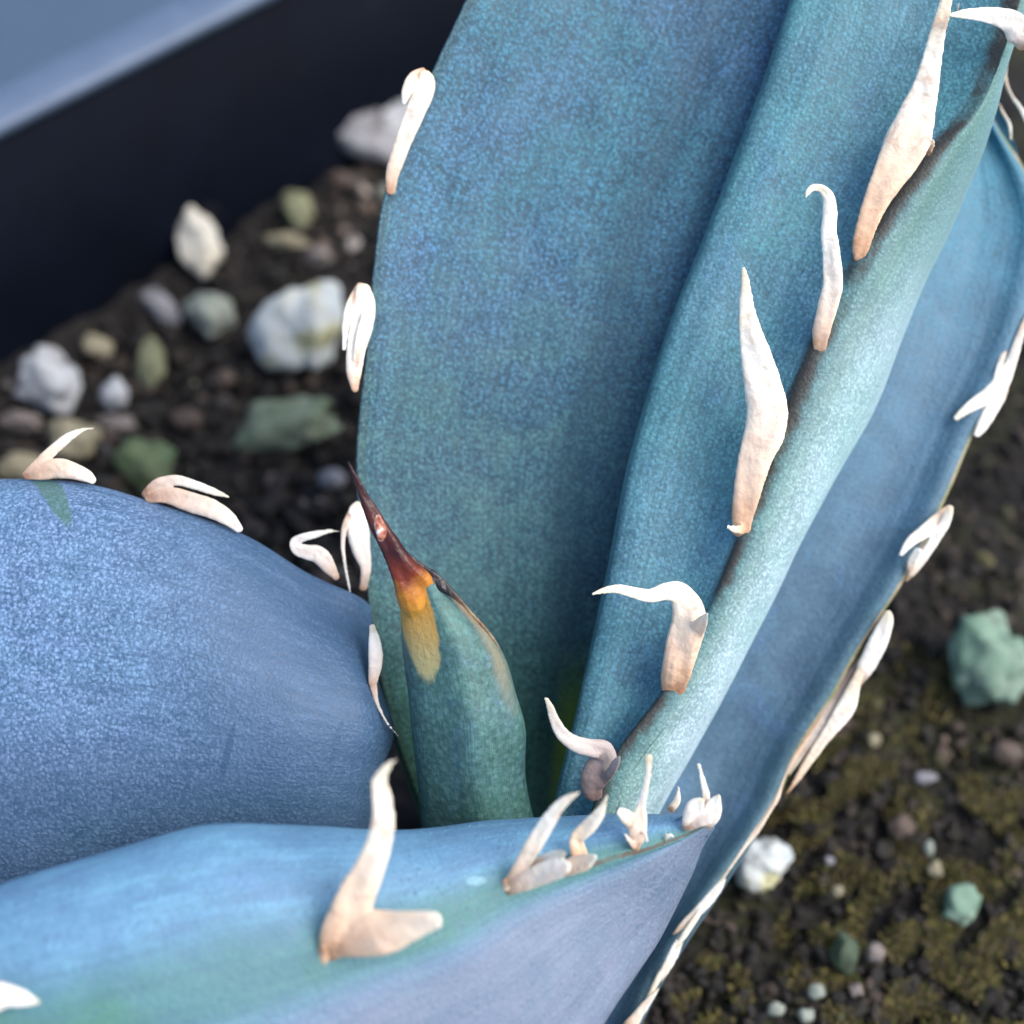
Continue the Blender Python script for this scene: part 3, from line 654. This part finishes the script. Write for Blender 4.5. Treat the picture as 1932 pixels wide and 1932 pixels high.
# terminal spine
def spine_material():
    k = NT('terminal_spine_horn'); o = k.obj(); t = k.attr('along')
    n1 = k.noise(o, 500, 4, .65)
    tt = k.math('ADD', t, k.math('MULTIPLY_ADD', n1, .22, -.11))
    c = k.ramp(tt, [(.0, (.60, .33, .06)), (.13, (.50, .20, .03)), (.23, (.15, .022, .008)), (.40, (.035, .005, .006)), (.60, (.08, .018, .012)), (.75, (.035, .007, .008)), (1, (.03, .012, .012))])
    k.l(c, k.b.inputs['Base Color']); k.b.inputs['Roughness'].default_value = .30; k.b.inputs['Specular IOR Level'].default_value = .35
    k.bump(k.math('ADD', n1, k.noise(o, 1500, 3)), .3, .0003)
    return k.m
MS = spine_material()
sp = make_tooth(T('MC', [(545, 1470, 200, -.20), (533, 1420, 235, -.13), (503, 1350, 225, -.05), (446, 1255, 156), (384, 1145, 118), (318, 1035, 100), (268, 940, 76), (225, 850, 52), (190, 770, 36), (160, 705, 20), (138, 655, 6)]), leafB, host=budo, d_abs=15.75, warm=0, rise=.5, lift=.03, flat=.72, material=MS, name='terminal_spine', gnarl=.03, vox=.012, sink=0)
kb = NT('charred_horn'); kb.l(kb.mix(kb.smooth(kb.attr('along'), .42, .66), kb.ramp(kb.noise(kb.obj(), 700, 4), [(.4, (.006, .003, .005)), (.62, (.022, .012, .018)), (.8, (.10, .04, .015))]), kb.ramp(kb.noise(kb.obj(), 500, 4), [(.4, (.16, .08, .035)), (.65, (.30, .20, .10))])), kb.b.inputs['Base Color']); kb.b.inputs['Roughness'].default_value = .4; kb.bump(kb.noise(kb.obj(), 1200, 4), .6, .0004)
make_tooth(T('MC', [(440, 1140, 12), (485, 1208, 62), (540, 1262, 84), (598, 1302, 86), (652, 1338, 70), (705, 1382, 44), (765, 1440, 26), (838, 1520, 22), (900, 1590, 20), (950, 1660, 16), (990, 1750, 6)]), leafB, host=budo, d_abs=15.72, rise=.0, lift=.0, flat=.42, material=kb.m, name='spine_shoulder', vox=.011, gnarl=.10, sink=0)
sp['label'] = 'dark red terminal spine fading to amber at its foot'
km = NT('resin_scab'); km.l(km.ramp(km.noise(km.obj(), 900, 4), [(.38, (.22, .05, .03)), (.52, (.50, .20, .12)), (.62, (.85, .80, .76))]), km.b.inputs['Base Color']); km.b.inputs['Roughness'].default_value = .18
make_tooth(T('MC', [(318, 1095, 34), (325, 1050, 62), (310, 1000, 50), (305, 965, 30)]), leafB, host=budo, d_abs=15.75, rise=0.03, lift=.36, flat=.6, material=km.m, name='scab', vox=.01)

# ------------------------------------------------------------------ soil, pot, ground
ks = NT('potting_soil'); o = ks.obj()
c = ks.ramp(ks.noise(o, 260, 6, .7), [(.30, (.002, .0018, .0015)), (.52, (.008, .0065, .0055)), (.72, (.03, .023, .018))])
mossm = ks.smooth(ks.noise(o, 45, 4, .6), .45, .6)
xr = ks.n('ShaderNodeSeparateXYZ'); ks.l(o, xr.inputs[0])
mossm = ks.math('MULTIPLY', mossm, ks.smooth(xr.outputs[0], .005, .04, 0, .6))
c = ks.mix(ks.math('MULTIPLY', mossm, .7), c, (.05, .055, .012))
ks.l(c, ks.b.inputs['Base Color']); ks.b.inputs['Roughness'].default_value = .85
ks.bump(ks.noise(o, 700, 5, .7), .8, .001)
pA, pB = ground(0, 690, 0), ground(720, 275, 0)           # line where soil meets the far pot wall
wx = (pB - pA); wx /= np.linalg.norm(wx)                    # along the wall
wo = np.array([-wx[1], wx[0], 0]);                          # outwards (away from the plant)
if wo[1] < 0: wo = -wo
SIDE = .34; c0 = (pA + pB) / 2 + wx * .06
def PW(a, b, z): return c0 + wx * a + wo * b + np.array([0, 0, z])
ns = 220; sv = []; sf = []
for i in range(ns + 1):
    for j in range(ns + 1):
        p = PW((i / ns - .5) * SIDE, .002 - j / ns * SIDE, 0)
        q = Vector(p) * 100
        z = .22 * noise.fractal(q * .45, 1, 2, 3) + .16 * noise.fractal(q * 1.7, 1, 2, 4) - .1
        sv.append((p[0], p[1], z * CM))
for i in range(ns):
    for j in range(ns): sf.append((i*(ns+1)+j, i*(ns+1)+j+1, (i+1)*(ns+1)+j+1, (i+1)*(ns+1)+j))
soil = mesh_obj('soil', sv, sf, ks.m); tag(soil, 'dark crumbly potting soil filling the black pot', kind='structure')
if soil.data.polygons[0].normal.z < 0: soil.data.flip_normals()

def rock(n_sub=3, seed=0, ang=.35, sc=(1, 1, 1), rough=1.0):
    bm = bmesh.new(); bmesh.ops.create_icosphere(bm, subdivisions=n_sub, radius=1)
    rnd = random.Random(seed); planes = [(Vector((rnd.gauss(0, 1), rnd.gauss(0, 1), rnd.gauss(0, 1))).normalized(), rnd.uniform(.62, .9)) for _ in range(7)]
    for v in bm.verts:
        p = v.co.copy()
        for nrm, h in planes:
            dd = p.dot(nrm) - h
            if dd > 0: p -= nrm * dd * (.45 + ang)
        p *= 1 + .16 * rough * noise.fractal(p * 1.3 + Vector((seed * 3.1, 0, 0)), 1, 2, 3) + .05 * noise.fractal(p * 5 + Vector((seed, 0, 0)), 1, 2, 3)
        v.co = Vector((p.x * sc[0], p.y * sc[1], p.z * sc[2]))
    V = [tuple(v.co) for v in bm.verts]; F = [tuple(v.index for v in f.verts) for f in bm.faces]; bm.free(); return V, F
# grit, bark crumbs and fibres
def scatter_grains(name, N, region, sizes, cols, label, seed, elong=(1, 1, 1), up=.0, sub=1):
    rnd = random.Random(seed); protos = [rock(sub, s + seed * 13) for s in range(8)]
    V, F, C = [], [], []
    for _ in range(N):
        u, v = region(rnd); p = ground(u, v, 0)
        rel = p - c0
        if rel @ wo > -.003: continue
        s = rnd.choice(sizes) * rnd.uniform(.6, 1.4) * CM; pv, pf = rnd.choice(protos)
        M = Matrix.Rotation(rnd.uniform(0, 6.3), 3, 'Z') @ Matrix.Rotation(rnd.uniform(-.7, .7), 3, 'X') @ Matrix.Rotation(rnd.uniform(-.7, .7), 3, 'Y') @ Matrix.Diagonal((rnd.uniform(.7, elong[0]), rnd.uniform(.6, elong[1]), rnd.uniform(.4, elong[2])))
        z = .16 * CM * noise.fractal(Vector(p) * 170, 1, 2, 4) + .22 * CM * noise.fractal(Vector(p) * 45, 1, 2, 3) - .1 * CM + s * .3 + rnd.uniform(0, up) * CM
        cc = np.array(rnd.choice(cols)) * (.10 + 1.7 * rnd.random() ** 3) * min(1.5, max(.25, .85 + 2.2 * noise.noise(Vector((p[0] * 55, p[1] * 55, 4.0))))); o0 = len(V)
        for q in pv:
            w = M @ Vector(q) * s; V.append((p[0] + w.x, p[1] + w.y, z + w.z)); C.append(cc)
        F += [tuple(o0 + x for x in f) for f in pf]
    k = NT(name + '_mat'); a = k.attr('tint', 'Color')
    k.l(k.mix(k.math('MULTIPLY', k.noise(k.obj(), 900, 3), .7), a, (.02, .016, .012)), k.b.inputs['Base Color']); k.b.inputs['Roughness'].default_value = .8
    ob = mesh_obj(name, V, F, k.m, smooth=False); colattr(ob, 'tint', C); tag(ob, label, kind='stuff'); return ob
reg_l = lambda r: (r.uniform(-200, 1100), r.uniform(150, 1250)); reg_r = lambda r: (r.uniform(1050, 2500), r.uniform(300, 2250))
browns = [(.035, .025, .018), (.05, .036, .026), (.075, .052, .038), (.02, .015, .012), (.11, .08, .06), (.03, .028, .025)]
scatter_grains('soil_crumbs', 3600, reg_l, [.05, .08, .12, .2], browns, 'dark brown bark crumbs and peat in the far left of the pot', 3, (1.6, 1.0, 1.0), .1)
scatter_grains('soil_crumbs', 8500, reg_r, [.04, .05, .08, .13], browns + [(.06, .055, .02), (.05, .05, .018)], 'dark brown crumbs and peat right of the agave', 4, (1.6, 1.0, 1.0), .1)
scatter_grains('fine_grit', 800, reg_l, [.05, .08, .13, .2], [(.35, .32, .30), (.22, .18, .15), (.30, .22, .19), (.28, .30, .24)], 'tiny pinkish grit grains in the far left soil', 5)
scatter_grains('fine_grit', 1100, reg_r, [.03, .045, .06], [(.38, .35, .28), (.25, .2, .14), (.42, .42, .36), (.20, .22, .08)], 'tiny pale grit grains in the mossy soil', 6)
# moss: many tiny blades
def moss():
    rnd = random.Random(11); V, F, C = [], [], []
    cl = [(1880, 1490, 70, .9), (1790, 1500, 50, .8), (1850, 1850, 150, 1.), (1700, 1880, 140, .8), (1560, 1780, 90, .4), (1340, 1880, 60, 1.2), (1590, 1460, 60, .5), (1780, 1280, 25, .9), (1660, 1600, 130, .4), (1480, 1420, 50, .4), (1850, 1680, 130, .6), (1950, 1950, 160, 1.0), (1500, 1560, 60, .3), (1650, 1350, 120, .2)]
    for cx, cy, r, dens in cl:
        for _ in range(int(r * r * .50 * dens)):
            a = rnd.uniform(0, 6.3); q = r * 1.25 * math.sqrt(rnd.random()); u, v = cx + q * math.cos(a), cy + q * math.sin(a)
            if noise.noise(Vector((u * .016, v * .016, 3))) < .0: continue
            p = ground(u, v, 0); p[2] = .16 * CM * noise.fractal(Vector(p) * 170, 1, 2, 4) + .22 * CM * noise.fractal(Vector(p) * 45, 1, 2, 3) - .05 * CM
            az = rnd.uniform(0, 6.3); h = rnd.uniform(.07, .20) * CM; w = rnd.uniform(.012, .028) * CM
            d = np.array([math.cos(az), math.sin(az), 0]); s = np.array([-d[1], d[0], 0]); o0 = len(V)
            tip = p + d * h * rnd.uniform(.2, .9) + np.array([0, 0, h]); md = (p + tip) / 2 + np.array([0, 0, h * .2])
            V += [p - s * w, p + s * w, md - s * w * 1.2, md + s * w * 1.2, tip, md + np.array([0, 0, w])]
            cc = np.array(rnd.choice([(.06, .065, .016), (.10, .10, .022), (.19, .16, .045), (.05, .045, .015), (.15, .115, .05), (.10, .075, .035)])) * rnd.uniform(.6, 1.2); C += [cc] * 6
            F += [(o0, o0+1, o0+3, o0+5), (o0, o0+5, o0+2), (o0+2, o0+5, o0+4), (o0+5, o0+3, o0+4)]
    k = NT('moss_mat'); k.l(k.attr('tint', 'Color'), k.b.inputs['Base Color']); k.b.inputs['Roughness'].default_value = .6
    ob = mesh_obj('moss', V, F, k.m, smooth=False); colattr(ob, 'tint', C); tag(ob, 'olive and yellow green moss on the soil right of the agave', kind='stuff')
moss()

# --- pot
kp = NT('black_plastic'); o = kp.obj()
kp.l(kp.ramp(kp.noise(o, 60, 5, .6), [(.35, (.0005, .0018, .006)), (.62, (.001, .003, .009)), (.8, (.006, .007, .013))]), kp.b.inputs['Base Color']); kp.b.inputs['Roughness'].default_value = .75; kp.b.inputs['Specular IOR Level'].default_value = .1
_d = kp.smooth(kp.noise(o, 42, 5, .75, .8), .60, .74)
kp.l(kp.mix(kp.math('MULTIPLY', _d, .5), kp.b.inputs['Base Color'].links[0].from_socket, (.045, .036, .036)), kp.b.inputs['Base Color'])
kp.bump(kp.noise(o, 300, 4), .25, .0004)
kr = NT('rim_plastic'); o = kr.obj(); kr.l(kr.ramp(kr.noise(o, 130, 5, .6), [(.3, (.085, .125, .195)), (.7, (.11, .155, .23))]), kr.b.inputs['Base Color']); kr.b.inputs['Roughness'].default_value = .5  # blue grey paints the sky's reflection onto the plastic lip
kr.l(kr.mix(kr.math('MULTIPLY', kr.smooth(kr.noise(o, 70, 5, .75), .56, .70), .4), kr.b.inputs['Base Color'].links[0].from_socket, (.20, .21, .23)), kr.b.inputs['Base Color'])
kw = NT('bench_paint'); o = kw.obj(); kw.l(kw.ramp(kw.noise(o, 18, 5, .6), [(.3, (.05, .085, .14)), (.7, (.06, .098, .155))]), kw.b.inputs['Base Color']); kw.b.inputs['Roughness'].default_value = .6
RIM_H, DEPTH = .040, -.11
pot = bpy.data.objects.new('plant_pot', None); COL.objects.link(pot); tag(pot, 'square black plastic pot behind the agave, its dusty rim painted with blue grey sky sheen', 'plant pot')
def prism_loop(profile, mat, name):
    """profile: list of (outward offset, z) closed; swept round a rounded square"""
    hs = SIDE / 2; R = .03; pts = []
    for cxn, cyn, a0 in ((1, 1, 0), (-1, 1, 90), (-1, -1, 180), (1, -1, 270)):
        for k in range(9):
            a = math.radians(a0 + k * 90 / 8); pts.append((cxn * (hs - R) + 0, cyn * (hs - R), math.cos(a), math.sin(a)))
    V, F = [], []; n = len(pts); m = len(profile)
    for x, y, dx, dy in pts:
        for off, z in profile:
            a, b = x + dx * (R + off), y + dy * (R + off); V.append(PW(a, b - hs, z) - np.array(pot.location))
    for i in range(n):
        for j in range(m): F.append((i*m+j, ((i+1) % n)*m+j, ((i+1) % n)*m+(j+1) % m, i*m+(j+1) % m))
    ob = mesh_obj(name, V, F, mat, pot); bm = bmesh.new(); bm.from_mesh(ob.data); bmesh.ops.recalc_face_normals(bm, faces=bm.faces); bm.to_mesh(ob.data); bm.free(); return ob
pot.location = tuple(PW(0, -SIDE / 2, DEPTH)); 
prism_loop([(.0, -.004), (.004, .01), (.010, RIM_H - .003), (.0125, RIM_H - .003), (.0035, -.02), (-.014, DEPTH), (-.0165, DEPTH), (-.002, -.02)], kp.m, 'wall')
prism_loop([(.0095, RIM_H - .0028), (.0095, RIM_H - .0006), (.0102, RIM_H), (.0180, RIM_H + .0006), (.0195, RIM_H - .001), (.0195, RIM_H - .010), (.0183, RIM_H - .010), (.0148, RIM_H - .002)], kr.m, 'rim')
g = 3.0
gnd = mesh_obj('bench_top', [(-g, -g, DEPTH - .001), (g, -g, DEPTH - .001), (g, g, DEPTH - .001), (-g, g, DEPTH - .001)], [(0, 1, 2, 3)], kw.m); tag(gnd, 'smooth blue grey surface beyond the pot rim', kind='structure')

# ------------------------------------------------------------------ pebbles
def pebble_mat(name, a, b, c3=None):
    k = NT(name); o = k.obj(); n = k.noise(o, 90, 4, .6, .3)
    c = k.ramp(n, [(.35, a), (.62, b)])
    if c3: c = k.mix(k.smooth(k.noise(o, 130, 3), .5, .64), c, c3)
    c = k.mix(k.math('MULTIPLY', k.noise(o, 700, 4, .7), .25), c, (.12, .11, .09))
    c = k.mix(k.smooth(k.noise(o, 240, 4, .7), .56, .68, 0, .75), c, (.05, .042, .03))
    k.l(c, k.b.inputs['Base Color']); k.b.inputs['Roughness'].default_value = .7
    k.bump(k.noise(o, 450, 5, .7), .5, .0008); return k.m
PM = {'cream': pebble_mat('cream_stone', (.60, .60, .55), (.72, .66, .52)), 'white': pebble_mat('white_stone', (.50, .56, .56), (.62, .64, .60), (.60, .58, .32)),
      'greygreen': pebble_mat('grey_green_stone', (.22, .26, .22), (.34, .37, .31)), 'green': pebble_mat('green_stone', (.13, .19, .10), (.30, .34, .24)),
      'leafgreen': pebble_mat('moss_green_stone', (.06, .12, .05), (.14, .17, .07)), 'grey': pebble_mat('grey_stone', (.42, .44, .46), (.56, .57, .58)), 'lav': pebble_mat('lavender_stone', (.13, .13, .145), (.34, .34, .36)),
      'beige': pebble_mat('beige_stone', (.26, .23, .15), (.36, .32, .20)), 'olive': pebble_mat('olive_stone', (.15, .16, .08), (.24, .25, .14)), 'brown': pebble_mat('brown_bark', (.05, .034, .025), (.12, .08, .06)),
      'mint': pebble_mat('mint_stone', (.10, .22, .15), (.28, .40, .30)), 'pink': pebble_mat('pinkish_stone', (.14, .11, .10), (.26, .23, .21)), 'dark': pebble_mat('dark_green_stone', (.03, .06, .035), (.06, .10, .05))}
PEB = [
 (745, 225, 120, 80, 10, 'grey', 'rough pale stone just left of the uppermost tooth'),
 (180, 655, 70, 46, -20, 'beige', 'small beige chip between the olive pebble and the pot wall'),
 (420, 715, 52, 40, 15, 'brown', 'bark chip left of the wedge shaped green pebble'),
 (625, 905, 60, 44, 0, 'lav', 'dark grey chip right of the mossy soil hollow'),
 (600, 480, 56, 44, 12, 'pink', 'dull brownish chip above the largest white pebble'),
 (355, 790, 60, 48, 0, 'brown', 'brown bark chip above the mossy green pebble'),
 (1700, 1560, 60, 46, 20, 'brown', 'brown bark chip in the moss at mid right'),
 (1900, 1420, 70, 50, -15, 'brown', 'brown bark chip below the big mint green pebble'),
 # u, v, width, height (px), rotation deg, material, label
 (380, 462, 88, 158, 22, 'cream', 'upright cream pebble against the black pot wall'),
 (397, 590, 104, 98, 0, 'greygreen', 'round grey green pebble under the upright cream one'),
 (568, 620, 178, 205, -20, 'white', 'largest white pebble, beside the tall leaf margin'),
 (545, 802, 220, 108, 8, 'green', 'wedge shaped pale green pebble left of the tall leaf'),
 (100, 722, 150, 145, 0, 'grey', 'big pale grey pebble near the left picture edge'),
 (285, 683, 72, 98, 10, 'olive', 'small oval olive pebble between two pale ones'),
 (212, 742, 62, 66, 0, 'grey', 'little bluish white pebble right of the big grey one'),
 (277, 878, 112, 112, 0, 'leafgreen', 'mossy green pebble just above the broad leaf'),
 (135, 830, 112, 108, 0, 'beige', 'beige pebble behind the thin pointed tooth on the broad leaf'),
 (40, 885, 110, 66, 0, 'beige', 'flat sandy pebble at the left edge above the broad leaf'),
 (300, 578, 110, 52, -40, 'lav', 'slanting lavender grey chip at the foot of the pot wall'),
 (40, 795, 90, 46, 0, 'pink', 'flat greyish pink pebble under the big pale grey one'),
 (222, 800, 80, 44, -10, 'pink', 'flat dusty pink chip right of the beige pebble'),
 (560, 395, 66, 84, 25, 'olive', 'dull olive chip near the top of the soil'),
 (540, 452, 96, 36, -8, 'beige', 'dull flat beige chip below the olive chip'),
 (655, 238, 250, 105, -22, 'lav', 'lavender grey stone where wall and soil meet, upper centre'),
 (745, 190, 62, 56, 0, 'grey', 'small pale stone behind the uppermost tooth of the tall leaf'),
 (640, 338, 60, 36, 0, 'brown', 'brown bark chip below the lavender grey stone'),
 (1868, 1245, 158, 185, 0, 'mint', 'big mint green pebble near the right picture edge'),
 (1435, 1630, 128, 116, 0, 'white', 'round white pebble half hidden by the shaded right leaf'),
 (1808, 1710, 78, 98, -25, 'mint', 'small mint green pebble in the moss at lower right'),
 (1592, 1800, 58, 86, 0, 'dark', 'dark green pebble in the soil at lower right'),
 (1652, 1798, 38, 42, 10, 'pink', 'little pale pink pebble beside the dark green one'),
 (1522, 1915, 40, 32, 0, 'greygreen', 'whitish chip at the bottom edge right of the leaves'),
 (1615, 1868, 30, 28, 0, 'pink', 'small salmon chip below the dark green pebble'),
 (1465, 1905, 40, 34, 10, 'greygreen', 'grey green chip leftmost at the bottom edge'),
 (1540, 1872, 36, 34, 0, 'greygreen', 'grey green chip between salmon and whitish chips'),
 (1765, 1640, 32, 36, 0, 'beige', 'small tan chip above the small mint green pebble'),
 (1752, 1600, 22, 34, 0, 'greygreen', 'narrow pale chip standing above the small tan chip'),
 (1564, 1625, 24, 22, 0, 'lav', 'tiny lavender grain right of the round white pebble'),
 (1580, 1682, 24, 22, 0, 'beige', 'tiny beige grain below the lavender grain'),
 (1745, 1468, 50, 26, 0, 'lav', 'dull lavender grey chip in the soil at mid right'),
 (1650, 1395, 26, 30, 0, 'beige', 'tiny tan chip in bare soil left of the mint pebble'),
]
for i, (u, v, w, h, rot, m, lab) in enumerate(PEB):
    ctr = ground(u, v, .25 * CM); d = depth_of(ctr); px = 2 * HALF * d / S * CM
    a, b = w / 2 * px, h / 2 * px; c = min(a, b) * .8
    V, F = rock(4 if w > 70 else 3, 40 + i, .5, rough=2.4 if w > 100 else 1.8)
    V = np.array(V); V /= np.abs(V).max(axis=0)
    # long axis laid out in the plane facing the lens, then resting on the soil
    ra = math.radians(-rot); Rm = np.array([[math.cos(ra), math.sin(ra), 0], [-math.sin(ra), math.cos(ra), 0], [0, 0, 1]])
    Q = (V * np.array([a, b, c])) @ Rm.T @ RCn.T
    lift = max(0, -.05 * CM - (ctr[2] + Q[:, 2].min()))
    loc = ctr + np.array([0, 0, 0.0]); 
    if lift > 0:
        ray = (ctr - CAMP); ray /= np.linalg.norm(ray); loc = ctr - ray * min(lift / -ray[2], 2 * CM) * .8
    o = mesh_obj('pebble', Q, F, PM[m]); o.location = tuple(loc)
    tag(o, lab, 'bark chip' if m == 'brown' else 'pebble', 'pebbles lying on the potting soil')
